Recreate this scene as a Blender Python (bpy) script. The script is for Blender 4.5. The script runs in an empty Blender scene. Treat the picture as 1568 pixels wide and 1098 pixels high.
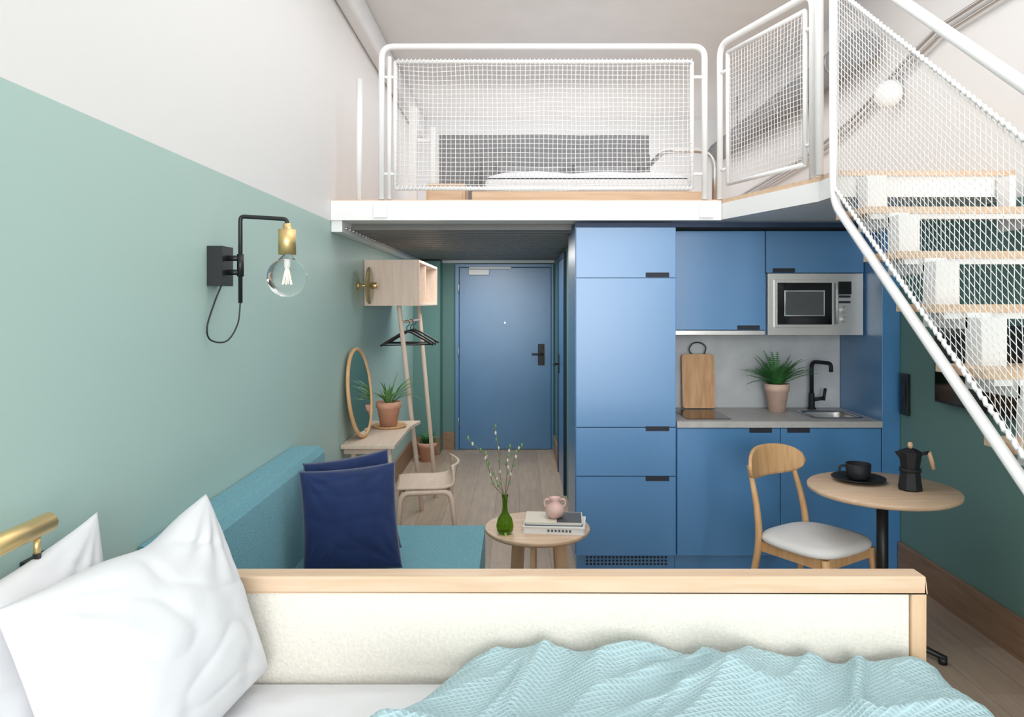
import bpy, bmesh, math, random
from mathutils import Vector, Matrix, noise
random.seed(7)
pi=math.pi
def C(r,g,b):
    def l(c):
        c/=255.0
        return c/12.92 if c<=0.04045 else ((c+0.055)/1.055)**2.4
    return (l(r),l(g),l(b),1.0)

# ------------------------------------------------------------ materials
def mk(name,col,rough=0.6,metal=0.0,bump=0.0,bscale=60,bdetail=4,var=0.0,vscale=3,spec=0.5,trans=0.0,coat=0.0,sheen=0.0,stretch=(1,1,1),emit=0.0,alpha=1.0,ior=1.45):
    m=bpy.data.materials.new(name); m.use_nodes=True
    nt=m.node_tree; n=nt.nodes; L=nt.links
    p=n['Principled BSDF']
    p.inputs['Base Color'].default_value=col
    p.inputs['Roughness'].default_value=rough
    p.inputs['Metallic'].default_value=metal
    p.inputs['Specular IOR Level'].default_value=spec
    p.inputs['Transmission Weight'].default_value=trans
    p.inputs['Coat Weight'].default_value=coat
    p.inputs['Coat Roughness'].default_value=0.32
    p.inputs['Sheen Weight'].default_value=sheen
    p.inputs['IOR'].default_value=ior
    p.inputs['Alpha'].default_value=alpha
    if emit>0:
        p.inputs['Emission Color'].default_value=col; p.inputs['Emission Strength'].default_value=emit
    tc=n.new('ShaderNodeTexCoord'); mp=n.new('ShaderNodeMapping')
    mp.inputs['Scale'].default_value=stretch
    L.new(tc.outputs['Object'],mp.inputs['Vector'])
    if var>0:
        nz=n.new('ShaderNodeTexNoise'); nz.inputs['Scale'].default_value=vscale; nz.inputs['Detail'].default_value=6
        L.new(mp.outputs['Vector'],nz.inputs['Vector'])
        rp=n.new('ShaderNodeValToRGB')
        a=[c*(1-var) for c in col[:3]]+[1]; b=[min(1,c*(1+var)) for c in col[:3]]+[1]
        rp.color_ramp.elements[0].position=0.3; rp.color_ramp.elements[1].position=0.7
        rp.color_ramp.elements[0].color=a; rp.color_ramp.elements[1].color=b
        L.new(nz.outputs['Fac'],rp.inputs['Fac']); L.new(rp.outputs['Color'],p.inputs['Base Color'])
    if bump>0:
        nb=n.new('ShaderNodeTexNoise'); nb.inputs['Scale'].default_value=bscale; nb.inputs['Detail'].default_value=bdetail
        L.new(mp.outputs['Vector'],nb.inputs['Vector'])
        bp=n.new('ShaderNodeBump'); bp.inputs['Strength'].default_value=bump; bp.inputs['Distance'].default_value=0.01
        L.new(nb.outputs['Fac'],bp.inputs['Height']); L.new(bp.outputs['Normal'],p.inputs['Normal'])
    return m
def wood(name,c1,c2,axis='X',rough=0.5,scale=1.0):
    m=bpy.data.materials.new(name); m.use_nodes=True
    nt=m.node_tree; n=nt.nodes; L=nt.links; p=n['Principled BSDF']; p.inputs['Roughness'].default_value=rough
    tc=n.new('ShaderNodeTexCoord'); mp=n.new('ShaderNodeMapping')
    s={'X':(1.2,14,14),'Y':(14,1.2,14),'Z':(14,14,1.2)}[axis]
    mp.inputs['Scale'].default_value=[k*scale for k in s]
    L.new(tc.outputs['Object'],mp.inputs['Vector'])
    nz=n.new('ShaderNodeTexNoise'); nz.inputs['Scale'].default_value=2.5; nz.inputs['Detail'].default_value=8; nz.inputs['Distortion'].default_value=0.6
    L.new(mp.outputs['Vector'],nz.inputs['Vector'])
    rp=n.new('ShaderNodeValToRGB'); rp.color_ramp.elements[0].position=0.32; rp.color_ramp.elements[1].position=0.68
    rp.color_ramp.elements[0].color=c1; rp.color_ramp.elements[1].color=c2
    L.new(nz.outputs['Fac'],rp.inputs['Fac']); L.new(rp.outputs['Color'],p.inputs['Base Color'])
    bp=n.new('ShaderNodeBump'); bp.inputs['Strength'].default_value=0.08; bp.inputs['Distance'].default_value=0.005
    L.new(nz.outputs['Fac'],bp.inputs['Height']); L.new(bp.outputs['Normal'],p.inputs['Normal'])
    return m
def twotone(name,low,high,zs,rough=0.6):
    m=mk(name,low,rough,bump=0.04,bscale=14)
    nt=m.node_tree; n=nt.nodes; L=nt.links; p=n['Principled BSDF']
    g=n.new('ShaderNodeNewGeometry'); sp=n.new('ShaderNodeSeparateXYZ'); L.new(g.outputs['Position'],sp.inputs[0])
    gt=n.new('ShaderNodeMath'); gt.operation='GREATER_THAN'; gt.inputs[1].default_value=zs; L.new(sp.outputs['Z'],gt.inputs[0])
    mx=n.new('ShaderNodeMixRGB'); mx.inputs[1].default_value=low; mx.inputs[2].default_value=high
    L.new(gt.outputs[0],mx.inputs[0]); L.new(mx.outputs[0],p.inputs['Base Color'])
    return m
def waffle(name,col,strength=0.5,rough=0.9):
    m=mk(name,col,rough,spec=0.15)
    nt=m.node_tree; n=nt.nodes; L=nt.links; p=n['Principled BSDF']
    uv=n.new('ShaderNodeUVMap')
    sp=n.new('ShaderNodeSeparateXYZ'); L.new(uv.outputs[0],sp.inputs[0])
    hs=[]
    for a in 'XY':
        s=n.new('ShaderNodeMath'); s.operation='SINE'; L.new(sp.outputs[a],s.inputs[0])
        ab=n.new('ShaderNodeMath'); ab.operation='ABSOLUTE'; L.new(s.outputs[0],ab.inputs[0]); hs.append(ab)
    mu=n.new('ShaderNodeMath'); mu.operation='MINIMUM'; L.new(hs[0].outputs[0],mu.inputs[0]); L.new(hs[1].outputs[0],mu.inputs[1])
    iv=n.new('ShaderNodeMath'); iv.operation='SUBTRACT'; iv.inputs[0].default_value=1.0; L.new(mu.outputs[0],iv.inputs[1])
    bp=n.new('ShaderNodeBump'); bp.inputs['Strength'].default_value=strength; bp.inputs['Distance'].default_value=0.004
    L.new(iv.outputs[0],bp.inputs['Height']); L.new(bp.outputs['Normal'],p.inputs['Normal'])
    mx=n.new('ShaderNodeMixRGB'); mx.inputs[1].default_value=[c*0.80 for c in col[:3]]+[1]; mx.inputs[2].default_value=[min(1,c*1.10) for c in col[:3]]+[1]
    L.new(iv.outputs[0],mx.inputs[0]); L.new(mx.outputs[0],p.inputs['Base Color'])
    return m

M_white=mk('white_paint',C(236,237,238),0.65,bump=0.12,bscale=9,var=0.02)
M_ceil=mk('ceiling_plaster',C(230,231,232),0.8,bump=0.3,bscale=7,var=0.03)
GREEN=C(176,202,195)  # wall green, lightened here for the brightly lit left side
M_wallL=twotone('wall_two_tone_lit',GREEN,C(232,230,229),2.083,0.5)
M_wallR=twotone('wall_two_tone_shaded',C(112,146,137),C(234,232,231),2.083,0.5)  # same green paint as the left wall, shade put into the colour
M_green=mk('green_wall_shaded',C(100,140,134),0.5)  # same wall green again, darkened in colour for the dim hall
M_steelw=mk('white_powder_coated_steel',C(240,239,238),0.35)
M_rope=mk('white_rope',C(240,239,238),0.8)
M_blue=mk('blue_cabinet_lacquer',C(66,130,184),0.38,spec=0.7,var=0.03,vscale=1.5,coat=1.0)
M_door=mk('blue_door_paint',C(66,122,168),0.38,var=0.05,spec=0.7,coat=0.8)
M_dkblue=mk('dark_blue_gap',C(28,52,85),0.5)
M_slot=mk('dark_handle_recess',C(35,40,50),0.6)
M_black=mk('black_metal',C(28,30,33),0.4)
M_blackm=mk('black_matte',C(30,31,35),0.6)
M_brass=mk('brushed_brass',C(222,194,138),0.42,metal=0.85)
M_steel=mk('brushed_steel',C(196,194,192),0.3,metal=1.0,bump=0.05,bscale=120,stretch=(1,30,30))
M_oak=wood('light_oak',C(224,196,168),C(212,178,146),'X')
M_oakz=wood('oak_upright',C(222,190,156),C(206,168,130),'Z')
M_chair=wood('honey_oak',C(220,180,134),C(204,157,108),'Z')
M_birch=wood('pale_birch',C(230,210,192),C(222,198,178),'Y')
M_birchz=wood('pale_birch_upright',C(230,208,192),C(220,195,175),'Z')
M_base=wood('brown_baseboard_wood',C(162,130,104),C(142,108,82),'Y')
M_board=wood('board_wood',C(220,175,124),C(194,143,98),'Z')
M_teal=mk('teal_sofa_fabric',C(112,170,184),0.9,bump=0.7,bscale=260,var=0.18,vscale=150,spec=0.15,sheen=0.2)
M_seam=mk('teal_seam',C(84,136,150),0.9)
M_navy=mk('navy_velvet',C(24,42,84),0.75,bump=0.2,bscale=200,var=0.15,vscale=12,spec=0.2,sheen=0.3)
M_cotton=mk('white_cotton',C(226,226,229),0.8,spec=0.2,bump=0.10,bscale=10)
M_cream=mk('cream_boucle',C(232,226,216),0.9,bump=0.3,bscale=160,var=0.06,vscale=120,spec=0.1)
M_blanket=waffle('aqua_waffle_blanket',C(182,209,215),0.8)
M_seat=mk('seat_upholstery_white',C(230,228,226),0.8,bump=0.15,bscale=200)
M_terra=mk('terracotta',C(216,164,138),0.75,var=0.08,vscale=20)
M_terral=mk('pale_terracotta',C(226,192,174),0.75,var=0.05,vscale=20)
M_soil=mk('soil',C(60,45,35),0.9)
M_leaf=mk('fern_leaf',C(70,132,72),0.55,var=0.3,vscale=25)
M_leaf2=mk('spider_leaf',C(98,146,84),0.5,var=0.3,vscale=15)
M_stem=mk('branch_brown',C(120,110,80),0.7)
M_bud=mk('willow_bud',C(200,198,180),0.8)
M_conc=mk('concrete_splash',C(192,195,198),0.6,bump=0.1,bscale=20,var=0.12,vscale=6)
M_counter=mk('counter_laminate',C(184,182,180),0.45,var=0.08,vscale=20)
M_glassblack=mk('black_glass',C(14,14,18),0.08)
M_hob=mk('hob_brown_glass',C(60,40,34),0.12)
M_mirror=mk('mirror_silver',C(230,232,232),0.03,metal=1.0)
M_glass=mk('clear_glass',(1,1,1,1),0.0,trans=1.0,ior=1.12)
M_gglass=mk('green_glass',C(150,190,70),0.03,trans=0.9,ior=1.2)
M_amber=mk('smoked_amber_glass',C(190,180,140),0.05,trans=0.7,ior=1.1)
M_pink=mk('pink_ceramic',C(224,186,178),0.45)
M_paper=mk('paper_white',C(232,230,226),0.7)
M_greybook=mk('book_cover_grey',C(80,82,84),0.5)
M_creambook=mk('book_cover_cream',C(226,217,200),0.6)
M_greyfab=mk('grey_fabric',C(142,142,144),0.9,bump=0.3,bscale=150,var=0.06,vscale=40)
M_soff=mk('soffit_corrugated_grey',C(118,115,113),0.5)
M_bulb=mk('warm_filament',C(255,210,140),0.5,emit=6.0)
M_cop=mk('wood_handle',C(222,182,148),0.5)

def floor_mat():
    m=bpy.data.materials.new('grey_oak_floor'); m.use_nodes=True
    nt=m.node_tree; n=nt.nodes; L=nt.links; p=n['Principled BSDF']; p.inputs['Roughness'].default_value=0.42
    tc=n.new('ShaderNodeTexCoord'); mp=n.new('ShaderNodeMapping'); mp.inputs['Rotation'].default_value=(0,0,pi/2)
    L.new(tc.outputs['Object'],mp.inputs[0])
    br=n.new('ShaderNodeTexBrick'); br.inputs['Scale'].default_value=1.0; br.inputs['Brick Width'].default_value=1.1; br.inputs['Row Height'].default_value=0.19
    br.inputs['Mortar Size'].default_value=0.0015; br.offset=0.37
    br.inputs['Color1'].default_value=C(190,168,148); br.inputs['Color2'].default_value=C(174,152,133); br.inputs['Mortar'].default_value=C(136,118,104)
    L.new(mp.outputs[0],br.inputs['Vector'])
    mp2=n.new('ShaderNodeMapping'); mp2.inputs['Scale'].default_value=(18,1.5,1); L.new(tc.outputs['Object'],mp2.inputs[0])
    nz=n.new('ShaderNodeTexNoise'); nz.inputs['Scale'].default_value=2; nz.inputs['Detail'].default_value=8; L.new(mp2.outputs[0],nz.inputs['Vector'])
    mx=n.new('ShaderNodeMixRGB'); mx.blend_type='OVERLAY'; mx.inputs[0].default_value=0.3
    L.new(br.outputs['Color'],mx.inputs[1]); L.new(nz.outputs['Fac'],mx.inputs[2]); L.new(mx.outputs[0],p.inputs['Base Color'])
    return m
M_floor=floor_mat()

# ------------------------------------------------------------ builder
class B:
    def __init__(s,name,M=None):
        s.name=name; s.v=[]; s.f=[]; s.mi=[]; s.sm=[]; s.mats=[]; s.M=M or Matrix()
    def add(s,vs,fs,mat,smooth=False,M=None):
        if mat not in s.mats: s.mats.append(mat)
        k=s.mats.index(mat); o=len(s.v); T=s.M@M if M is not None else s.M
        s.v+= [T@Vector(a) for a in vs]
        for f in fs:
            s.f.append([i+o for i in f]); s.mi.append(k); s.sm.append(smooth)
    def box(s,x0,x1,y0,y1,z0,z1,mat,M=None):
        vs=[(x0,y0,z0),(x1,y0,z0),(x1,y1,z0),(x0,y1,z0),(x0,y0,z1),(x1,y0,z1),(x1,y1,z1),(x0,y1,z1)]
        s.add(vs,[(3,2,1,0),(4,5,6,7),(0,1,5,4),(1,2,6,5),(2,3,7,6),(3,0,4,7)],mat,False,M)
    def prism(s,poly,z0,z1,mat,M=None):
        n=len(poly); vs=[(x,y,z0) for x,y in poly]+[(x,y,z1) for x,y in poly]
        fs=[list(range(n))[::-1],list(range(n,2*n))]+[(i,(i+1)%n,n+(i+1)%n,n+i) for i in range(n)]
        s.add(vs,fs,mat,False,M)
    def tube(s,pts,r,mat,seg=12,closed=False,flat=1.0):
        pts=[Vector(p) for p in pts]; n=len(pts)
        rs=r if isinstance(r,(list,tuple)) else [r]*n
        tans=[]
        for i in range(n):
            if closed: t=pts[(i+1)%n]-pts[i-1]
            elif i==0: t=pts[1]-pts[0]
            elif i==n-1: t=pts[-1]-pts[-2]
            else: t=(pts[i+1]-pts[i]).normalized()+(pts[i]-pts[i-1]).normalized()
            tans.append(t.normalized())
        up=Vector((0,0,1)) if abs(tans[0].z)<0.9 else Vector((0,1,0))
        nrm=(up-tans[0]*up.dot(tans[0])).normalized(); vs=[];fs=[]
        for i in range(n):
            t=tans[i]; nrm=(nrm-t*nrm.dot(t)).normalized(); bi=t.cross(nrm)
            for j in range(seg):
                a=2*pi*j/seg
                vs.append(pts[i]+(nrm*math.cos(a)*flat+bi*math.sin(a))*rs[i])
        m=n if closed else n-1
        for i in range(m):
            for j in range(seg):
                a=i*seg+j; b=i*seg+(j+1)%seg; c=((i+1)%n)*seg+(j+1)%seg; d=((i+1)%n)*seg+j
                fs.append((a,b,c,d))
        s.add(vs,fs,mat,True)
        if not closed:
            s.add(vs[:seg],[tuple(range(seg))[::-1]],mat,False); s.add(vs[-seg:],[tuple(range(seg))],mat,False)
    def cyl(s,p0,p1,r,mat,r1=None,seg=24):
        s.tube([p0,p1],[r,r if r1 is None else r1],mat,seg)
    def lathe(s,prof,c,mat,seg=32,M=None,smooth=True):
        vs=[];fs=[];n=len(prof)
        for r,z in prof:
            for j in range(seg):
                a=2*pi*j/seg; vs.append((c[0]+r*math.cos(a),c[1]+r*math.sin(a),c[2]+z))
        for i in range(n-1):
            for j in range(seg):
                fs.append((i*seg+j,i*seg+(j+1)%seg,(i+1)*seg+(j+1)%seg,(i+1)*seg+j))
        if prof[0][0]>1e-5: fs.append(tuple(range(seg))[::-1])
        if prof[-1][0]>1e-5: fs.append(tuple(range((n-1)*seg,n*seg)))
        s.add(vs,fs,mat,smooth,M)
    def ell(s,c,r,mat,M=None,seg=20,rings=12):
        vs=[];fs=[]
        for i in range(rings+1):
            t=pi*i/rings
            for j in range(seg):
                a=2*pi*j/seg; vs.append((c[0]+r[0]*math.sin(t)*math.cos(a),c[1]+r[1]*math.sin(t)*math.sin(a),c[2]-r[2]*math.cos(t)))
        for i in range(rings):
            for j in range(seg): fs.append((i*seg+j,i*seg+(j+1)%seg,(i+1)*seg+(j+1)%seg,(i+1)*seg+j))
        s.add(vs,fs,mat,True,M)
    def grid(s,fn,nu,nv,mat,smooth=True,M=None):
        vs=[fn(i/nu,j/nv) for i in range(nu+1) for j in range(nv+1)]
        fs=[(i*(nv+1)+j,(i+1)*(nv+1)+j,(i+1)*(nv+1)+j+1,i*(nv+1)+j+1) for i in range(nu) for j in range(nv)]
        s.add(vs,fs,mat,smooth,M)
    def slab(s,fn,nu,nv,mat,th):
        A=[];Bk=[]
        for i in range(nu+1):
            for j in range(nv+1):
                p,nn=fn(i/nu,j/nv); p=Vector(p); nn=Vector(nn).normalized(); A.append(p+nn*th/2); Bk.append(p-nn*th/2)
        N=len(A); idx=lambda i,j:i*(nv+1)+j
        fs=[]
        for i in range(nu):
            for j in range(nv):
                q=(idx(i,j),idx(i+1,j),idx(i+1,j+1),idx(i,j+1)); fs.append(q); fs.append(tuple(N+k for k in q[::-1]))
        ring=[idx(i,0) for i in range(nu)]+[idx(nu,j) for j in range(nv)]+[idx(i,nv) for i in range(nu,0,-1)]+[idx(0,j) for j in range(nv,0,-1)]
        for a,b in zip(ring,ring[1:]+ring[:1]): fs.append((a,b,N+b,N+a))
        s.add(A+Bk,fs,mat,True)
    def done(s,bevel=0.0,seg=2,sub=0,weld=True):
        me=bpy.data.meshes.new(s.name)
        lo=Vector([min(v[i] for v in s.v) for i in range(3)]); hi=Vector([max(v[i] for v in s.v) for i in range(3)])
        org=Vector(((lo.x+hi.x)/2,(lo.y+hi.y)/2,lo.z))
        me.from_pydata([v-org for v in s.v],[],s.f)
        for m in s.mats: me.materials.append(m)
        me.polygons.foreach_set('material_index',s.mi); me.polygons.foreach_set('use_smooth',s.sm)
        if weld:
            bm=bmesh.new(); bm.from_mesh(me)
            bmesh.ops.remove_doubles(bm,verts=bm.verts,dist=1e-6)
            bmesh.ops.recalc_face_normals(bm,faces=bm.faces); bm.to_mesh(me); bm.free()
        ob=bpy.data.objects.new(s.name,me); ob.location=org
        bpy.context.scene.collection.objects.link(ob)
        if bevel>0:
            md=ob.modifiers.new('bevel','BEVEL'); md.width=bevel; md.segments=seg; md.limit_method='ANGLE'; md.angle_limit=math.radians(40)
        if sub>0:
            md=ob.modifiers.new('sub','SUBSURF'); md.levels=sub; md.render_levels=sub
        return ob
def fillet(pts,rad,n=6):
    pts=[Vector(p) for p in pts]; out=[pts[0]]
    for i in range(1,len(pts)-1):
        a,b,c=pts[i-1],pts[i],pts[i+1]
        d1=(a-b);d2=(c-b); r=min(rad,d1.length*0.49,d2.length*0.49)
        p0=b+d1.normalized()*r; p1=b+d2.normalized()*r
        for k in range(n+1):
            t=k/n; out.append(p0*(1-t)**2+b*2*t*(1-t)+p1*t*t)
    out.append(pts[-1]); return out
def smooth(pts,n=8):
    pts=[Vector(p) for p in pts]; P=[pts[0]*2-pts[1]]+pts+[pts[-1]*2-pts[-2]]; out=[]
    for i in range(1,len(P)-2):
        for k in range(n):
            t=k/n; a,b,c,d=P[i-1],P[i],P[i+1],P[i+2]
            out.append(0.5*((2*b)+(c-a)*t+(2*a-5*b+4*c-d)*t*t+(3*b-a-3*c+d)*t**3))
    out.append(pts[-1]); return out
def RZ(a): return Matrix.Rotation(a,4,'Z')
def RX(a): return Matrix.Rotation(a,4,'X')
def RY(a): return Matrix.Rotation(a,4,'Y')
T=Matrix.Translation

XL,XR,YB,YK,ZC=-1.085,2.28,8.1,4.4,3.6
YR=-4.2
# ------------------------------------------------------------ shell
b=B('floor'); b.box(XL,XR,YR,YB,-0.1,0,M_floor); b.done()
b=B('ceiling'); b.box(XL,XR,YR,YB,ZC,ZC+0.1,M_ceil); b.done()
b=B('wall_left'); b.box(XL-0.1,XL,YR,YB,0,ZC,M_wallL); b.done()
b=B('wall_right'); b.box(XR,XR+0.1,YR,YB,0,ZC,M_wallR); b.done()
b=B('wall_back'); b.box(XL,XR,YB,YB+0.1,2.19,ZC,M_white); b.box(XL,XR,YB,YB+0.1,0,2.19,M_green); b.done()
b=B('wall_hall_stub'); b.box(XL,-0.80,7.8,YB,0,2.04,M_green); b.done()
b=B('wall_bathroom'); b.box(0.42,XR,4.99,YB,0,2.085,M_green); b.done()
b=B('wall_rear')
wx0,wx1,wz0,wz1=-0.95,2.15,0.3,3.2
b.box(XL,wx0,YR-0.1,YR,0,ZC,M_white); b.box(wx1,XR,YR-0.1,YR,0,ZC,M_white)
b.box(wx0,wx1,YR-0.1,YR,0,wz0,M_white); b.box(wx0,wx1,YR-0.1,YR,wz1,ZC,M_white); b.done()
b=B('window_1')
for x in (wx0,wx0+1.03,wx0+2.06,wx1): 
    xx=min(max(x,wx0+0.025),wx1-0.025); b.box(xx-0.025,xx+0.025,YR-0.08,YR-0.02,wz0,wz1,M_steelw)
for z in (wz0+0.025,2.3,wz1-0.025): b.box(wx0,wx1,YR-0.08,YR-0.02,z-0.025,z+0.025,M_steelw)
b.done()
b=B('trim_1'); b.box(-0.80,0.42,YB-0.04,YB,2.03,2.085,M_white); b.done()
b=B('trim_2'); b.box(XL,-0.985,0.0,YB,3.40,ZC,M_ceil); b.done(bevel=0.03,seg=4)
b=B('baseboard_right'); b.box(XR-0.02,XR,YR,4.39,0,0.19,M_base); b.done(bevel=0.004)
b=B('baseboard_left'); b.box(XL,XL+0.02,3.65,7.78,0,0.19,M_base); b.done(bevel=0.004)
b=B('baseboard_back'); b.box(-0.80,-0.665,YB-0.02,YB,0,0.19,M_base); b.box(XL+0.02,-0.80,7.78,7.8,0,0.19,M_base); b.box(0.40,0.42,7.2,7.9,0,0.19,M_base); b.done(bevel=0.004)

# hall door
b=B('door_1')
b.box(-0.66,-0.62,YB-0.05,YB-0.001,0,2.02,M_door); b.box(0.386,0.41,YB-0.05,YB-0.001,0,2.02,M_door); b.box(-0.62,0.386,YB-0.05,YB-0.001,1.985,2.02,M_door)
b.box(-0.615,0.381,YB-0.03,YB-0.001,0.005,1.98,M_door)
b.box(-0.51,-0.29,YB-0.08,YB-0.03,1.90,1.96,M_steelw); b.box(-0.51,-0.05,YB-0.075,YB-0.055,1.965,1.985,M_steelw)
b.box(0.24,0.31,YB-0.042,YB-0.03,0.92,1.15,M_black); b.tube(fillet([(0.29,YB-0.04,1.04),(0.29,YB-0.09,1.04),(0.17,YB-0.09,1.04)],0.02),0.011,M_black)
b.tube([(0.29,YB-0.04,1.12),(0.29,YB-0.06,1.12)],0.014,M_black)
b.cyl((-0.12,YB-0.036,1.38),(-0.12,YB-0.028,1.38),0.012,M_steel)
for z in (0.25,1.0,1.7): b.cyl((-0.622,YB-0.055,z),(-0.622,YB-0.055,z+0.1),0.008,M_steel)
b.done(bevel=0.003)
b=B('door_2')
b.box(0.395,0.419,6.15,6.20,0,2.03,M_dkblue); b.box(0.395,0.419,7.0,7.05,0,2.03,M_dkblue); b.box(0.395,0.419,6.2,7.0,1.98,2.03,M_dkblue)
b.box(0.403,0.419,6.2,7.0,0.01,1.98,M_door)
b.tube(fillet([(0.41,6.9,1.03),(0.35,6.9,1.03),(0.35,6.77,1.03)],0.02),0.010,M_black); b.box(0.395,0.404,6.87,6.93,0.95,1.12,M_black)
b.done(bevel=0.002)

# ------------------------------------------------------------ loft platform
b=B('loft_platform')
e=0.002
poly=[(XL+e,4.35),(1.2,4.35),(1.45,3.55),(1.45,3.40),(XR-e,3.40),(XR-e,YB-e),(XL+e,YB-e)]
b.prism(poly,2.09,2.185,M_steelw)
b.prism([(XL+e,4.36),(1.205,4.36),(1.457,3.55),(1.457,3.385),(XR-e,3.385),(XR-e,YB-e),(XL+e,YB-e)],2.185,2.21,M_oak)
b.box(XL+e,1.2,4.33,4.35,2.086,2.20,M_steelw)
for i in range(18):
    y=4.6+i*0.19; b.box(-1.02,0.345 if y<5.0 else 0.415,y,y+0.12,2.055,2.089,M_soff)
b.box(XL+e,-1.02,4.35,7.75,2.02,2.09,M_steelw)
for i in range(12):
    y=4.45+i*0.1; b.cyl((-1.03,y,2.05),(-1.008,y,2.05),0.009,M_steel,seg=8)
b.done()

# net helper
def net(b,fn,nu,nv,r,mat):
    def line(pts): b.tube(pts,r,mat,seg=4)
    for i in range(nu+1):
        line([fn(i/nu,j/6) for j in range(7)])
    for j in range(nv+1):
        line([fn(i/16,j/nv) for i in range(17)])
def wob(p,a=0.004):
    q=Vector(p)*3; return Vector(p)+Vector((noise.noise(q),noise.noise(q+Vector((9,0,0))),noise.noise(q+Vector((0,9,0)))))*a
b=B('loft_railing')
y=4.36; z0=2.2105; zt=3.11
b.tube(fillet([(-0.79,y,z0),(-0.79,y,zt),(1.11,y,zt),(1.11,y,z0)],0.07),0.018,M_steelw)
b.cyl((-0.745,y,z0),(-0.745,y,3.05),0.013,M_steelw)
fx0,fx1,fz0,fz1=-0.71,1.035,2.275,3.02
for a,c in (((fx0,y,fz0),(fx1,y,fz0)),((fx1,y,fz0),(fx1,y,fz1)),((fx1,y,fz1),(fx0,y,fz1)),((fx0,y,fz1),(fx0,y,fz0))): b.cyl(a,c,0.012,M_steelw,seg=10)
for z in (2.36,2.93):
    b.cyl((-0.79,y,z),(fx0,y,z),0.010,M_steelw,seg=8); b.cyl((fx1,y,z),(1.11,y,z),0.010,M_steelw,seg=8)
net(b,lambda u,v:wob((fx0+(fx1-fx0)*u,y-0.008,fz0+(fz1-fz0)*v-0.01*math.sin(pi*u)*(1-v)),0.010),64,28,0.0017,M_rope)
for k in range(70):
    x=fx0+(fx1-fx0)*(k+0.5)/70
    for z in (fz0,fz1): b.tube([(x,y-0.015,z-0.013),(x+0.010,y-0.015,z+0.013)],0.0035,M_rope,seg=5)
b.cyl((-0.93,4.40,2.2105),(-0.93,4.40,2.93),0.018,M_steelw)
for x in (-0.79,1.11): b.box(x-0.04,x+0.04,4.316,4.3295,2.10,2.19,M_steelw)
b.done()
b=B('landing_railing')
A0=Vector((1.19,4.36,0)); A1=Vector((1.44,3.62,0))
def dg(t,z): q=A0.lerp(A1,t); return Vector((q.x+0.01,q.y,z))
b.tube(fillet([dg(0.0,2.2105),dg(0,3.12),dg(1,3.12),dg(1,2.2105)],0.08),0.018,M_steelw)
tt0,tt1=0.10,0.93
cs=[dg(tt0,2.29),dg(tt1,2.29),dg(tt1,3.05),dg(tt0,3.05)]
for i in range(4): b.cyl(cs[i],cs[(i+1)%4],0.012,M_steelw,seg=10)
for z in (2.38,2.95): b.cyl(dg(0,z),dg(tt0,z),0.010,M_steelw,seg=8); b.cyl(dg(tt1,z),dg(1,z),0.010,M_steelw,seg=8)
net(b,lambda u,v:wob(dg(tt0+(tt1-tt0)*u,2.29+0.76*v),0.010),25,28,0.0016,M_rope)
b.done()

# ------------------------------------------------------------ staircase
b=B('staircase')
g=0.268; rs=0.205
for i in range(1,11):
    z=2.215-rs*i; yn=3.385-g*i
    b.box(1.465,2.22,yn,yn+0.275,z-0.028,z,M_oak)
    b.box(1.50,2.19,yn+0.012,yn+0.05,z-0.05,z-0.028,M_steelw)
    b.box(1.56,1.645,yn+0.17,yn+0.26,z,z+rs-0.045,M_steelw)
    b.box(1.56,1.645,yn-0.02,yn+0.26,z-0.085,z-0.028,M_steelw)
    b.box(2.19,2.215,yn+0.17,yn+0.26,z,z+rs-0.045,M_steelw)
    b.box(2.19,2.215,yn-0.02,yn+0.26,z-0.085,z-0.028,M_steelw)
b.box(1.56,1.645,0.55,0.70,0,0.085,M_steelw); b.box(2.19,2.215,0.55,0.70,0,0.085,M_steelw)
sl=rs/g
b.tube(fillet([(1.44,3.36,3.2),(1.44,3.36,2.06),(1.44,0.75,2.06-2.61*sl),],0.09),0.019,M_steelw)
b.tube(fillet([(1.44,3.52,2.2105),(1.44,3.52,3.24),(1.44,3.30,3.14),(1.44,0.85,3.14-2.45*sl),(1.44,0.85,0.05)],0.06),0.020,M_steelw)
zt=lambda yy:3.02-(3.34-yy)*sl
zb=lambda yy:2.12-(3.34-yy)*sl
def sn(u,v):
    yy=3.34-2.45*u; return wob((1.445,yy,zb(yy)+(zt(yy)-zb(yy))*v),0.012)
net(b,sn,92,32,0.0015,M_rope)
for z in (zt,zb):
    pts=[]
    for k in range(300):
        yy=3.34-2.45*k/299; a=k*1.9
        pts.append((1.44+0.004*math.cos(a),yy,z(yy)+0.005*math.sin(a)))
    b.tube(pts,0.008,M_rope,seg=6)
b.done()

# ------------------------------------------------------------ kitchen
b=B('tall_fridge_cabinet')
x0,x1=0.353,0.953
b.box(x0,x1,4.425,4.985,0.10,2.055,M_blue)
b.box(x0+0.01,x1,4.45,4.98,0,0.10,M_blue)
for za,zb_ in ((1.753,2.05),(0.866,1.749),(0.575,0.862),(0.103,0.571)):
    b.box(x0+0.004,x1-0.004,4.40,4.422,za,zb_,M_blue)
for za in (1.755,0.842,0.545):
    b.box(0.77,0.91,4.3985,4.41,za,za+0.028,M_slot)
for i in range(22):
    for j in range(3): b.box(0.42+i*0.0225,0.42+i*0.0225+0.014,4.447,4.452,0.03+j*0.02,0.042+j*0.02,M_slot)
b.done(bevel=0.0015)
b=B('base_kitchen_cabinet')
b.box(0.955,2.17,4.425,4.98,0.10,0.70,M_blue); b.box(0.955,2.17,4.425,4.445,0.70,0.862,M_blue)
b.box(0.955,2.17,4.45,4.98,0,0.10,M_blue)
b.box(0.958,1.568,4.40,4.422,0.103,0.858,M_blue); b.box(1.572,2.168,4.40,4.422,0.103,0.858,M_blue)
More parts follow.
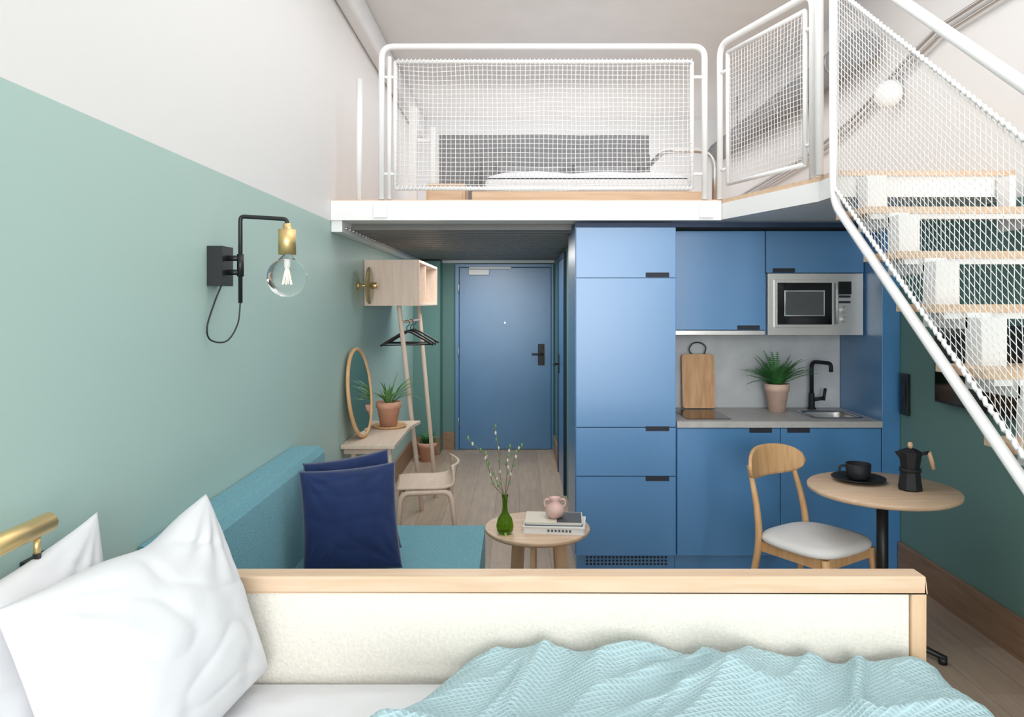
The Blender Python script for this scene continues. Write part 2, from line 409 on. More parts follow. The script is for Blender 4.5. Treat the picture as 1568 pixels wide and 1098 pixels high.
for xa in (1.385,1.61): b.box(xa,xa+0.135,4.3985,4.41,0.832,0.8585,M_slot)
b.done(bevel=0.0015)
b=B('kitchen_end_panel'); b.box(2.172,2.278,4.395,4.985,0,2.055,M_blue); b.done(bevel=0.002)
b=B('cabinet_filler_panel'); b.box(0.353,2.278,4.43,4.45,2.056,2.084,M_dkblue); b.done()
b=B('kitchen_countertop')
sx0,sx1,sy0,sy1=1.82,2.12,4.52,4.82
b.box(0.955,sx0,4.39,4.985,0.864,0.90,M_counter); b.box(sx1,2.171,4.39,4.985,0.864,0.90,M_counter)
b.box(sx0,sx1,4.39,sy0,0.864,0.90,M_counter); b.box(sx0,sx1,sy1,4.985,0.864,0.90,M_counter); b.done()
b=B('kitchen_sink')
def rr(x0,x1,y0,y1,r,n=6):
    o=[]
    for cx,cy,a0 in ((x1-r,y1-r,0),(x0+r,y1-r,90),(x0+r,y0+r,180),(x1-r,y0+r,270)):
        for k in range(n+1):
            a=math.radians(a0+90*k/n); o.append((cx+r*math.cos(a),cy+r*math.sin(a)))
    return o
R=[(rr(sx0-0.012,sx1+0.012,sy0-0.012,sy1+0.012,0.05),0.9005),(rr(sx0-0.01,sx1+0.01,sy0-0.01,sy1+0.01,0.05),0.904),(rr(sx0+0.012,sx1-0.012,sy0+0.012,sy1-0.012,0.05),0.903),(rr(sx0+0.015,sx1-0.015,sy0+0.015,sy1-0.015,0.05),0.89),(rr(sx0+0.03,sx1-0.03,sy0+0.03,sy1-0.03,0.05),0.75),(rr(sx0+0.12,sx1-0.12,sy0+0.12,sy1-0.12,0.02),0.745)]
vs=[];fs=[];n=len(R[0][0])
for P,z in R: vs+=[(x,yy,z) for x,yy in P]
for i in range(len(R)-1):
    for j in range(n): fs.append((i*n+j,i*n+(j+1)%n,(i+1)*n+(j+1)%n,(i+1)*n+j))
fs.append(tuple(range((len(R)-1)*n,len(R)*n)))
b.add(vs,fs,M_steel,True); b.done()
b=B('kitchen_faucet')
fx,fy=1.975,4.90
b.lathe([(0.028,0),(0.028,0.008),(0.02,0.014),(0.018,0.10),(0.014,0.11)],(fx-0.02,fy,0.9005),M_blackm)
b.tube(fillet([(fx-0.02,fy,1.0),(fx-0.02,fy,1.215),(fx+0.04,fy-0.16,1.215),(fx+0.04,fy-0.16,1.16)],0.045),0.013,M_blackm)
b.tube([(fx-0.02,fy,0.96),(fx+0.05,fy-0.02,0.975)],0.012,M_blackm); b.tube([(fx+0.05,fy-0.02,0.96),(fx+0.062,fy-0.02,1.04)],0.010,M_blackm)
b.done()
b=B('backsplash'); b.box(0.955,2.17,4.965,4.987,0.901,1.40,M_conc); b.done()
b=B('upper_kitchen_cabinet')
b.box(0.955,1.556,4.645,4.985,1.432,2.05,M_blue); b.box(0.955,1.556,4.63,4.96,1.402,1.43,M_steel)
b.box(0.957,1.552,4.62,4.643,1.435,2.05,M_blue)
b.box(1.38,1.52,4.6185,4.63,1.436,1.462,M_slot)
b.box(1.556,2.171,4.645,4.985,1.79,2.05,M_blue)
b.box(1.560,2.168,4.62,4.643,1.79,2.05,M_blue)
b.box(1.60,1.74,4.6185,4.63,1.792,1.818,M_slot)
b.box(1.556,1.566,4.645,4.985,1.40,1.79,M_blue); b.box(2.162,2.171,4.63,4.985,1.40,1.79,M_blue)
b.done(bevel=0.0015)
b=B('microwave_oven')
mx0,mx1,mz0,mz1=1.568,2.160,1.402,1.786
b.box(mx0,mx1,4.63,4.95,mz0,mz1,M_steel)
b.box(mx0,mx1,4.612,4.63,mz0,mz1,M_steel)
b.box(1.605,1.975,4.600,4.612,1.45,1.745,M_steel)
b.box(1.622,1.960,4.596,4.602,1.468,1.728,M_glassblack)
b.box(1.665,1.915,4.5945,4.597,1.52,1.68,M_mirror)
b.box(1.672,1.908,4.594,4.5955,1.527,1.673,M_greybook)
b.box(2.005,2.085,4.605,4.612,1.655,1.735,M_glassblack)
for z in (1.60,1.635): b.box(2.01,2.08,4.606,4.612,z,z+0.014,M_slot)
b.cyl((2.045,4.612,1.56),(2.045,4.59,1.56),0.02,M_steel); b.cyl((2.045,4.612,1.50),(2.045,4.59,1.50),0.02,M_steel)
b.cyl((1.988,4.59,1.47),(1.988,4.59,1.725),0.006,M_steel)
b.done(bevel=0.002)
b=B('induction_hob'); b.box(1.03,1.30,4.47,4.84,0.9005,0.904,M_hob); b.done(bevel=0.001)
b=B('cutting_board',T((1.205,4.885,0.9085))@RX(-0.10))
b.prism([(x,yy) for x,yy in rr(-0.107,0.107,0,0.355,0.018)],-0.009,0.009,M_board,M=RX(pi/2))
b.tube(smooth([(-0.03,0,0.345),(-0.055,-0.004,0.385),(-0.03,-0.006,0.425),(0.02,-0.006,0.43),(0.055,-0.006,0.40),(0.04,0,0.345)]),0.004,M_black,seg=6)
b.done()

def pot(b,c,r,h,mat,lip=True):
    b.lathe([(r*0.66,0),(r*0.92,h*0.74),(r,h*0.75),(r*1.02,h),(r*0.9,h),(r*0.86,h*0.86),(0.0,h*0.86)],c,mat)
    b.lathe([(r*0.86,h*0.87),(0.0,h*0.89)],c,M_soil)
def blade(b,p0,az,L,el,droop,w,mat,n=8):
    d=Vector((math.cos(az),math.sin(az),0)); side=Vector((-math.sin(az),math.cos(az),0)); p=Vector(p0); a=el; vs=[]
    for i in range(n+1):
        t=i/n; ww=w*(0.55+0.9*t if t<0.5 else 2.0*(1-t)+0.0)*0.6+0.0004
        vs.append(p-side*ww+Vector((0,0,ww*0.4))); vs.append(p.copy()); vs.append(p+side*ww+Vector((0,0,ww*0.4)))
        p=p+(d*math.cos(a)+Vector((0,0,1))*math.sin(a))*(L/n); a-=droop/n
    fs=[]
    for i in range(n):
        k=i*3; fs+=[(k,k+1,k+4,k+3),(k+1,k+2,k+5,k+4)]
    b.add(vs,fs,mat,True)
def frond(b,p0,az,L,el,droop,w,mat,n=16):
    d=Vector((math.cos(az),math.sin(az),0)); side=Vector((-math.sin(az),math.cos(az),0)); p=Vector(p0); a=el; pts=[]
    for i in range(n+1):
        pts.append(p.copy()); t=i/n; dr=(d*math.cos(a)+Vector((0,0,1))*math.sin(a))
        if i>1:
            ww=w*math.sin(pi*min(1,0.15+0.85*t))**0.7
            for sg in (-1,1):
                tip=p+side*sg*ww+dr*ww*0.5-Vector((0,0,ww*0.2)); hw=L/n*0.42
                b.add([p-dr*hw,p+dr*hw,tip+dr*hw*0.2,tip-dr*hw*0.2],[(0,1,2,3)],mat,False)
        p=p+dr*(L/n); a-=droop/n
    b.tube(pts,0.0012,mat,seg=4)
b=B('potted_fern'); pc=(1.69,4.80,0.9005); pot(b,pc,0.078,0.18,M_terral)
for k in range(85):
    az=random.uniform(0,2*pi); el=random.uniform(0.6,1.5); L=random.uniform(0.16,0.27)
    if math.sin(az)>0.3: L*=0.65; el=max(el,1.0)
    frond(b,(pc[0]+0.02*math.cos(az),pc[1]+0.02*math.sin(az),pc[2]+0.165),az,L,el,random.uniform(0.4,1.2),0.024,M_leaf)
b.done(weld=False)

# ------------------------------------------------------------ right wall things
b=B('television'); b.box(XR-0.055,XR-0.02,3.15,3.94,1.08,1.50,M_black); b.box(XR-0.058,XR-0.055,3.16,3.93,1.09,1.49,M_glassblack); b.box(XR-0.02,XR,3.45,3.65,1.2,1.4,M_black); b.done(bevel=0.003)
b=B('wall_control_panel'); b.box(XR-0.022,XR-0.002,4.28,4.36,0.95,1.19,M_black); b.box(XR-0.026,XR-0.022,4.295,4.345,1.0,1.14,M_glassblack); b.done(bevel=0.003)
b=B('ceiling_conduit_pipe')
for k in range(2):
    b.tube(smooth([(XR-0.03,0.5,3.02+k*0.05),(XR-0.03,3.6,3.02+k*0.05),(XR-0.03,4.1,2.99+k*0.05),(XR-0.03,5.4,2.72+k*0.05),(XR-0.03,7.9,2.6+k*0.05)]),0.011,M_steel,seg=8)
b.done()
b=B('globe_wall_light',T((XR-0.02,4.43,2.84))@RZ(0.6)@RY(-pi/2)); b.lathe([(0.03,-0.02),(0.05,0),(0.05,0.02),(0.075,0.035),(0.085,0.06),(0.075,0.09),(0.04,0.11),(0,0.115)],(0,0,0),M_steelw); b.done()
b=B('loft_ventilation_duct'); b.tube([(XR-0.13,4.6,3.2),(XR-0.13,7.9,3.2)],0.10,M_greyfab,seg=24)
for yy in (4.9,5.9,6.9): b.tube([(XR-0.13,yy,3.2),(XR-0.13,yy+0.02,3.2)],0.105,M_steel,seg=24)
for yy in (5.2,7.2): b.cyl((XR-0.13,yy,3.3),(XR-0.13,yy,ZC),0.006,M_steel,seg=8)
b.done()

# ------------------------------------------------------------ cushions
def cushion(b,w,h,t,mat,M,seed=0,n=36,wr=0.012,pinch=0.08,pw=0.42,sag=0.0):
    for sd in (1,-1):
        def fn(u,v):
            U=2*u-1;V=2*v-1
            U=math.copysign(abs(U)**0.8,U) if U else 0; V=math.copysign(abs(V)**0.8,V) if V else 0
            px=pinch*(1-V*V); py=pinch*(1-U*U)
            x=w/2*U*(1-px); yy=h/2*V*(1-py)
            yy-= sag*math.exp(-((U-0.25)/0.35)**2)*max(0,V)**2
            e=max(0,(1-U*U)*(1-V*V)); z=t/2*e**pw
            q=Vector((x*6,yy*6,sd*2+seed)); 
            wv=noise.noise(q)*0.6+noise.noise(q*2.1)*0.4
            cr=0
            for cx,cy in ((1,1),(1,-1),(-1,1),(-1,-1)):
                dx=U-cx;dy=V-cy; dd=math.hypot(dx,dy); an=math.atan2(dy,dx); cr+=math.sin(an*16+seed+noise.noise(q)*2)*math.exp(-((dd-0.5)/0.35)**2)
            qa=Vector((x*3+yy*9,yy*3-x*4,seed+sd)); fold=(1-abs(noise.noise(qa))*2.5); fold=max(0,fold)**3
            z=z+ (wv*wr*1.6+cr*wr*0.45-fold*wr*0.7)*min(1,e*3)
            return (x,yy,sd*z)
        b.grid(fn,n,n,mat,True,M)
# ------------------------------------------------------------ loft furniture
b=B('loft_bed')
b.box(-0.28,1.20,4.70,6.74,2.215,2.31,M_oak); 
b.box(-0.30,1.22,6.74,6.80,2.211,2.95,M_greyfab)
b.done(bevel=0.006)
b=B('loft_mattress'); b.box(-0.20,1.12,4.74,6.7,2.312,2.40,M_cotton); b.done(bevel=0.03,seg=4)
b=B('loft_duvet')
def fn(u,v):
    x=-0.19+1.30*u; yy=4.75+1.5*v; ed=min(u,1-u,v*1.2)*12; s=1-math.exp(-ed)
    return (x,yy,2.402+0.085*s+0.02*noise.noise(Vector((x*4,yy*3,1)))*s)
b.grid(fn,50,50,M_cotton); b.done()
for k,(x) in enumerate((0.12,0.80)):
    b=B('loft_pillow'); cushion(b,0.6,0.40,0.13,M_greyfab,T((x,6.58,2.63))@RX(pi/2-0.2),seed=k,n=16); b.done()
b=B('loft_headboard_panel'); b.box(-0.72,1.25,6.95,7.0,2.211,3.18,M_greyfab); b.done(bevel=0.01)
b=B('loft_nightstand'); b.box(-0.60,-0.34,4.95,5.3,2.211,2.40,M_oakz); b.box(-0.585,-0.355,4.944,4.95,2.24,2.37,M_oak); b.done(bevel=0.004)
b=B('loft_clothes_stand'); b.box(-0.86,-0.80,5.97,6.03,2.211,3.18,M_steelw); b.box(-0.69,-0.65,5.98,6.02,2.211,3.02,M_steelw); b.box(-0.80,-0.69,5.99,6.01,2.9,2.93,M_steelw); b.done(bevel=0.004)
b=B('bed_guard_rail'); b.tube(fillet([(1.0,6.0,2.63),(1.0,5.0,2.63),(1.34,5.0,2.63),(1.34,5.0,2.2105)],0.12),0.018,M_steel)
b.tube(fillet([(1.0,6.0,2.63),(1.34,6.0,2.63),(1.34,6.0,2.2105)],0.12),0.018,M_steel); b.done()

# ------------------------------------------------------------ wall lamp
b=B('wall_sconce')
y=2.65
b.box(XL+0.001,-1.03,2.60,2.70,1.666,1.806,M_black)
for z in (1.715,1.765): b.cyl((-1.03,y,z),(-0.985,y,z),0.010,M_black)
b.cyl((-0.985,y,1.70),(-0.985,y,1.78),0.012,M_black)
b.tube(fillet([(-0.985,y,1.605),(-0.985,y,1.915),(-0.818,y,1.905),(-0.818,y,1.875)],0.015),0.0075,M_black)
b.lathe([(0.0,0.150),(0.012,0.150),(0.015,0.143),(0.015,0.130),(0.031,0.128),(0.031,0.038),(0.027,0.038)],(-0.818,y,1.74),M_brass)
prof=[(0.016,0.085)]+[(0.070*math.sin(t),0.070*-math.cos(t)) for t in [pi-0.42-(pi-0.42)*k/20 for k in range(21)]]
b.lathe(prof[::-1],(-0.818,y,1.697),M_glass)
b.lathe([(0.010,0.06),(0.010,0.03),(0.004,0.02)],(-0.818,y,1.70),M_paper)
for k in range(6):
    a=k*pi/3; b.tube([(-0.818+0.005*math.cos(a),y+0.005*math.sin(a),1.722),(-0.818+0.015*math.cos(a),y+0.015*math.sin(a),1.675)],0.0012,M_bulb,seg=4)
b.tube(smooth([(-1.04,2.62,1.67),(-1.06,2.60,1.60),(-1.075,2.58,1.52),(-1.07,2.60,1.475),(-1.03,2.64,1.47),(-0.995,2.65,1.53),(-0.985,2.65,1.61)]),0.003,M_black,seg=6)
b.done()
b=B('brass_reading_lamp')
b.cyl((-1.008,1.36,1.135),(-1.008,1.60,1.135),0.021,M_brass); b.cyl((-1.008,1.597,1.135),(-1.008,1.602,1.135),0.017,M_steelw)
b.cyl((-1.008,1.56,1.115),(-1.008,1.56,1.075),0.007,M_brass)
b.tube(fillet([(-1.008,1.56,1.08),(-1.008,1.56,1.0),(XL+0.003,1.66,1.0)],0.03),0.008,M_black); b.box(XL+0.001,-1.07,1.62,1.70,0.96,1.04,M_black)
b.done()

# ------------------------------------------------------------ daybed in front
b=B('daybed')
b.box(XL+0.005,1.127,2.035,2.10,0.81,0.855,M_oak)
b.box(1.087,1.127,2.035,2.10,0.0,0.81,M_oakz); b.box(XL+0.005,XL+0.045,2.035,2.10,0.0,0.81,M_oakz)
b.box(1.087,1.127,1.02,1.06,0.0,0.33,M_oakz); b.box(XL+0.005,XL+0.045,1.02,1.06,0,0.33,M_oakz)
b.box(XL+0.046,1.086,2.045,2.09,0.20,0.809,M_cream)
b.box(XL+0.005,1.127,1.02,2.03,0.24,0.34,M_oak)
b.done(bevel=0.004)
b=B('mattress'); b.box(XL+0.01,1.12,1.0,2.03,0.341,0.565,M_cotton); b.done(bevel=0.035,seg=4)
b=B('white_duvet')
def fn(u,v):
    x=XL+0.02+1.55*u; yy=1.02+1.0*v; e=min(u*15,(1-u)*10,v*10,(1-v)*12,1)
    return (x,yy,0.567+0.018*e+0.010*e*noise.noise(Vector((x*5,yy*7,3)))+0.006*e*noise.noise(Vector((x*12,yy*16,3))))
b.grid(fn,80,60,M_cotton); b.done()
def pillowM(c,ax,up):
    X=Vector(ax).normalized(); Y=Vector(up); Y=(Y-X*Y.dot(X)).normalized(); Z=X.cross(Y)
    m=Matrix((X,Y,Z)).transposed().to_4x4(); return T(c)@m
b=B('bed_pillow'); cushion(b,0.68,0.50,0.21,M_cotton,pillowM((-0.80,1.66,0.84),(0.14,0.95,0.05),(-0.32,0,0.9)),seed=3,n=90,wr=0.0085,pinch=0.07,pw=0.46,sag=0.025); b.done()
b=B('bed_pillow'); cushion(b,0.64,0.46,0.13,M_cotton,pillowM((-0.985,1.48,0.857),(0.02,0.95,0.06),(-0.12,0,0.95)),seed=8,n=70,wr=0.007,pinch=0.09,pw=0.5); b.done()

# blanket
b=B('throw_blanket')
NU,NV=340,190
def ridg(p): return 1-abs(noise.noise(p))*2.2
def blk(u,v):
    yy=0.98+1.03*v
    xl=-0.17-0.45*(2.0-yy)-0.03*math.sin(yy*9); s=u*(1.44-xl)
    x=xl+s
    A=x*0.80+yy*0.6; Bc=-x*0.6+yy*0.80
    q=Vector((A*1.3,Bc*3.1,0.3)); q=q+Vector((noise.noise(q*0.8+Vector((5,0,0))),noise.noise(q*0.8+Vector((0,7,0))),0))*0.9
    r1=max(0,ridg(q)); r2=max(0,ridg(q*2.1+Vector((3,1,0)))); r3=max(0,ridg(q*3.7+Vector((1,8,0))))
    env=min(1,(2.01-yy)/0.05 if yy>1.96 else 1); el=min(1,s/0.10)
    tp=1.0 if x<0.80 else max(0.45,1-(x-0.80)*1.5)
    h=(0.045+0.058*r1**1.8+0.030*r2**1.8+0.010*r3**2+0.010*noise.noise(Vector((x*8,yy*8,0))))*(0.30+0.70*math.sqrt(max(0,env)))*math.sqrt(max(0.02,el))*tp
    z=0.592+h
    xe=1.15+0.03*noise.noise(Vector((yy*6,0,4)))
    if x>xe-0.10:
        d=x-(xe-0.10); z2=z; 
        ang=min(d/0.10,1.45); x=xe-0.10+0.10*math.sin(ang)+ (0.02*(d) if ang>=1.45 else 0)+0.03*noise.noise(Vector((yy*8,z*5,1)))*min(1,d*6); z=z2-0.10*(1-math.cos(ang))-max(0,d-0.145)
    return (x,yy,z)
b.grid(blk,NU,NV,M_blanket)
ob=b.done()
uvl=ob.data.uv_layers.new(name='UVMap'); org=ob.location
for lp in ob.data.loops:
    co=ob.data.vertices[lp.vertex_index].co+org
    p_=(co.x+co.z*0.6); q_=(co.y+co.z*0.6)
    uvl.data[lp.index].uv=((p_*0.9+q_*0.43)*230,(-p_*0.43+q_*0.9)*230)
md=ob.modifiers.new('solid','SOLIDIFY'); md.thickness=0.008; md.offset=1

# ------------------------------------------------------------ sofa
b=B('sofa')
b.box(-1.08,-0.16,2.12,3.60,0.06,0.32,M_teal)
b.box(-0.915,-0.15,2.12,3.63,0.325,0.515,M_teal)
vs=[(-1.08,0.325),(-0.90,0.325),(-0.93,0.88),(-0.95,0.91),(-1.08,0.91)]
b.add([(x,2.12,z) for x,z in vs]+[(x,3.60,z) for x,z in vs],[(0,1,2,3,4)[::-1],(5,6,7,8,9)]+[(i,(i+1)%5,5+(i+1)%5,5+i) for i in range(5)],M_teal)
for x in (-1.03,-0.22):
    for yy in (2.2,3.5): b.cyl((x,yy,0.06),(x,yy,0),0.02,M_oakz)
b.tube([(-0.949,2.15,0.902),(-0.949,3.575,0.902)],0.004,M_seam,seg=6)
b.tube([(-0.156,2.15,0.503),(-0.156,3.60,0.503)],0.004,M_seam,seg=6)
b.done(bevel=0.028,seg=4)
b=B('navy_cushion'); cushion(b,0.385,0.42,0.16,M_navy,T((-0.665,2.98,0.734))@RZ(0.25)@RY(-0.05)@RX(pi/2-0.28),seed=2,n=60,wr=0.007,pinch=0.05,pw=0.38); b.done()
b=B('navy_cushion'); cushion(b,0.36,0.42,0.12,M_navy,T((-0.695,3.15,0.743))@RZ(0.28)@RY(-0.12)@RX(pi/2-0.22),seed=6,n=40,wr=0.006,pinch=0.05,pw=0.38); b.done()

# ------------------------------------------------------------ desk + shelf + mirror
b=B('desk')
b.box(XL+0.003,-0.75,4.57,5.28,0.70,0.725,M_birch)
b.prism([(XL+0.003,5.28),(-0.75,5.28),(-0.71,5.52),(XL+0.003,5.52)],0.70,0.725,M_birch)
b.cyl((-0.80,4.66,0.70),(-0.78,4.62,0.0),0.018,M_birchz); b.cyl((-1.02,4.66,0.70),(-1.04,4.62,0.0),0.018,M_birchz)
b.box(XL+0.01,-0.78,4.62,4.64,0.66,0.70,M_birch)
b.done(bevel=0.003)
b=B('wardrobe_shelf_unit')
x0,x1,ya,yb,z0,z1=XL+0.002,-0.69,5.29,6.5,1.58,1.91
b.box(x0,x1,ya,ya+0.02,z0,z1,M_birchz); b.box(x0,x1,yb-0.02,yb,z0,z1,M_birchz); b.box(x0,x1,ya+0.02,yb-0.02,z1-0.02,z1,M_birch); b.box(x0,x1,ya+0.02,yb-0.02,z0,z0+0.02,M_birch)
b.box(x0,x0+0.015,ya+0.02,yb-0.02,z0+0.02,z1-0.02,M_birch); b.box(x0+0.015,x1-0.01,5.74,5.76,z0+0.02,z1-0.02,M_birch)
b.cyl((-0.86,5.45,1.58),(-0.725,5.72,0.0),0.017,M_birchz); b.cyl((-0.80,6.10,1.58),(-0.655,6.10,0.0),0.017,M_birchz)
b.cyl((-0.85,5.47,1.46),(-0.79,6.10,1.46),0.010,M_birchz)
b.done(bevel=0.002)
b=B('shelf_books')
for k,(t,m) in enumerate(((0.035,M_navy),(0.03,M_paper),(0.025,M_greybook),(0.03,M_door))): b.box(-0.95,-0.74,5.80,6.05,1.601+k*0.031,1.630+k*0.031,m)
b.done(bevel=0.002)
for k,(yy,a) in enumerate(((5.58,0.35),(5.78,-0.15),(5.95,0.2))):
    b=B('coat_hanger',T((-0.82,yy,1.44))@RZ(a))
    b.tube(smooth([(0.0,0,-0.055),(0,0,-0.02),(0.018,0,0.0),(0.014,0,0.026),(-0.004,0,0.030),(-0.014,0,0.018)]),0.003,M_black,seg=6)
    b.tube(smooth([(-0.20,0,-0.16),(-0.10,0,-0.10),(0,0,-0.055),(0.10,0,-0.10),(0.20,0,-0.16)]),0.008,M_black,seg=8)
    b.cyl((-0.19,0,-0.155),(0.19,0,-0.155),0.005,M_black,seg=8); b.done()
b=B('glass_disc_wall_lamp',T((XL+0.001,5.08,1.72))@RY(pi/2))
b.lathe([(0.03,0),(0.03,0.012),(0.010,0.02),(0.010,0.09),(0.022,0.092),(0.022,0.13),(0.018,0.135)],(0,0,0),M_brass)
b.lathe([(0.0,0.075),(0.125,0.075),(0.128,0.08),(0.125,0.085),(0.0,0.085)],(0,0,0),M_amber); b.done()
b=B('leaning_mirror',T((-1.015,4.82,1.02))@RZ(-0.14)@RY(-0.10))
n=48; pr=[]
for k in range(n): a=2*pi*k/n; pr.append((0.0,0.205*math.cos(a),0.282*math.sin(a)))
b.tube(pr,0.013,M_chair,closed=True,seg=8)
b.add([(0.004,p[1]*0.98,p[2]*0.98) for p in pr],[tuple(range(n))],M_mirror); b.add([(-0.006,p[1]*0.98,p[2]*0.98) for p in pr],[tuple(range(n))],M_oakz)
b.done()
b=B('wooden_tray'); b.lathe([(0.0,0),(0.11,0),(0.125,0.014),(0.12,0.016),(0.11,0.008),(0,0.008)],(-0.895,5.24,0.7255),M_chair); b.done()
b=B('potted_spider_plant'); pc=(-0.90,5.24,0.735); pot(b,pc,0.088,0.17,M_terra)
for k in range(44):
    az=random.uniform(0,2*pi); L=random.uniform(0.18,0.34); el=random.uniform(0.7,1.4)
    if math.cos(az)<-0.2: L*=0.5; el=1.25
    blade(b,(pc[0]+0.02*math.cos(az),pc[1]+0.02*math.sin(az),pc[2]+0.145),az,L,el,random.uniform(0.4,1.7),0.010,M_leaf2)
b.done(weld=False)
b=B('potted_floor_plant'); pc=(-0.895,7.50,0.0); pot(b,pc,0.10,0.19,M_terra)
for k in range(40):
    az=random.uniform(0,2*pi); L=random.uniform(0.1,0.17)
    frond(b,(pc[0],pc[1],0.165),az,L,random.uniform(0.6,1.4),random.uniform(0.6,1.4),0.03,M_leaf,n=8)
b.done(weld=False)

# ------------------------------------------------------------ desk chair (plywood)
b=B('desk_chair',T((-0.57,4.78,0))@RZ(0.12))
prof=smooth([(-0.19,0.445),(-0.10,0.450),(0.05,0.448),(0.13,0.458),(0.168,0.49),(0.188,0.54),(0.200,0.585)],6)
prof=[Vector((p[0],p[1])) for p in prof]
def sf(u,v):
    k=u*(len(prof)-1); i=min(int(k),len(prof)-2); t=k-i; p=prof[i].lerp(prof[i+1],t); d=(prof[i+1]-prof[i]).normalized()
    w=0.205-0.02*u**3-0.015*(1-u)**4; yy=(2*v-1)*w; bend=-0.05*(abs(2*v-1)**2)*max(0,(u-0.6)/0.4)
    return (p.x+bend,yy,p.y+0.006*abs(2*v-1)**2),(-d.y,0,d.x)
b.slab(sf,30,14,M_birch,0.014)
for yy in (-0.19,0.19):
    pts=fillet([(-0.20,yy*1.05,0.0),(-0.165,yy*0.98,0.425),(0.145,yy*0.98,0.43),(0.19,yy*1.05,0.0)],0.06)
    b.tube(pts,[0.012]+[0.018]*(len(pts)-2)+[0.012],M_birchz,seg=10)
for x in (-0.15,0.13): b.box(x-0.012,x+0.012,-0.18,0.18,0.41,0.435,M_birch)
b.done()

# ------------------------------------------------------------ coffee table
cx,cy,cz=0.11,3.83,0.45
b=B('coffee_table')
b.lathe([(0,-0.028),(0.255,-0.028),(0.27,-0.016),(0.272,-0.004),(0.268,0),(0,0)],(cx,cy,cz),M_oak,seg=64)
for a in (0.35,0.35+pi*2/3,0.35+pi*4/3):
    M=T((cx,cy,0))@RZ(a)@T((0.15,0,0))@RY(-0.07)
    b.box(-0.035,0.035,-0.012,0.012,0.005,0.43,M_oakz,M)
b.done(bevel=0.002)
b=B('glass_bud_vase')
vc=(-0.055,3.71,cz+0.0005)
b.lathe([(0.0,0.0),(0.028,0.0),(0.04,0.015),(0.044,0.04),(0.036,0.075),(0.016,0.105),(0.012,0.13),(0.013,0.175),(0.017,0.195),(0.014,0.195),(0.0105,0.175),(0.0095,0.13),(0.013,0.107),(0.032,0.075),(0.040,0.04),(0.036,0.018),(0.0,0.006)],vc,M_gglass)
b.done()
b=B('willow_branches')
tips=[((-0.06,0,0.25),(-0.10,0.0,0.38),(-0.19,0.0,0.475)),((-0.02,0.01,0.25),(-0.035,0.01,0.42),(-0.05,0.02,0.53)),((0.02,0,0.25),(0.05,0,0.38),(0.085,-0.01,0.44)),((-0.03,-0.01,0.24),(-0.07,-0.01,0.33),(-0.10,-0.02,0.40)),((0.01,0.01,0.3),(0.01,0.01,0.36),(0.03,0.02,0.43))]
for tp in tips:
    pts=smooth([(0,0,0.03),(tp[0][0]*0.03,0,0.17)]+list(tp),6); pts=[Vector(vc)+p for p in pts]
    b.tube(pts,0.0022,M_stem,seg=5)
    for k in range(12,len(pts),2):
        p=pts[k]; b.ell(p+Vector((random.uniform(-1,1)*0.007,random.uniform(-1,1)*0.005,0.004)),(0.0055,0.0055,0.010),M_bud if k%4 else M_leaf2,seg=8,rings=6)
b.done()
b=B('stacked_books',T((0.20,3.80,cz+0.0005))@RZ(-0.12))
b.box(-0.155,0.155,-0.11,0.10,0.0,0.004,M_paper); b.box(-0.150,0.15,-0.106,0.096,0.004,0.032,M_paper); b.box(-0.155,0.155,-0.11,0.10,0.032,0.036,M_paper)
for k in range(7): b.box(-0.03+k*0.018,-0.02+k*0.018,-0.1105,-0.109,0.013,0.024,M_greybook)
M2=RZ(0.05)
b.box(-0.15,0.14,-0.09,0.105,0.0365,0.040,M_greybook,M2); b.box(-0.146,0.136,-0.086,0.101,0.040,0.050,M_paper,M2); b.box(-0.15,0.14,-0.09,0.105,0.050,0.053,M_creambook,M2)
b.box(0.01,0.135,-0.085,0.10,0.053,0.0535,M_greybook,M2)
b.done(bevel=0.001)
b=B('pink_ceramic_jug')
jc=(0.20,3.80,cz+0.0545)
b.lathe([(0.0,0.0),(0.03,0.0),(0.045,0.015),(0.052,0.038),(0.045,0.062),(0.026,0.075),(0.022,0.088),(0.030,0.102),(0.026,0.102),(0.018,0.088),(0.02,0.075),(0.0,0.07)],jc,M_pink)
for a in (0,pi):
    b.tube(smooth([Vector(jc)+Vector((math.cos(a)*r,0,z)) for r,z in ((0.024,0.09),(0.045,0.092),(0.055,0.075),(0.046,0.055))]),0.005,M_pink,seg=8)
b.done()

# ------------------------------------------------------------ dining table
tx,ty,tz=1.73,3.50,0.735
b=B('round_bistro_table')
b.lathe([(0,-0.026),(0.318,-0.026),(0.331,-0.018),(0.333,-0.006),(0.329,0),(0,0)],(tx,ty,tz),M_oak,seg=72)
b.lathe([(0.09,-0.034),(0.09,-0.027)],(tx,ty,tz),M_black)
b.cyl((tx,ty,0.05),(tx,ty,0.70),0.026,M_black)
b.lathe([(0.045,0.03),(0.045,0.075),(0.028,0.09)],(tx,ty,0),M_black)
for k in range(4):
    a=pi/4+k*pi/2-0.1; d=Vector((math.cos(a),math.sin(a),0))
    b.tube([Vector((tx,ty,0.055)),Vector((tx,ty,0.05))+d*0.12,Vector((tx,ty,0.028))+d*0.28],[0.018,0.016,0.012],M_black,seg=10)
    b.cyl(Vector((tx,ty,0.0))+d*0.265,Vector((tx,ty,0.028))+d*0.265,0.018,M_black)
b.done()
b=B('black_cup_and_saucer')
c=(1.672,3.62,tz+0.0005)
b.lathe([(0,0),(0.06,0),(0.105,0.014),(0.125,0.018),(0.122,0.021),(0.10,0.018),(0.06,0.006),(0,0.006)],c,M_blackm,seg=48)
b.lathe([(0,0.008),(0.042,0.008),(0.055,0.02),(0.058,0.085),(0.055,0.086),(0.052,0.022),(0.04,0.014),(0,0.014)],c,M_blackm,seg=40)
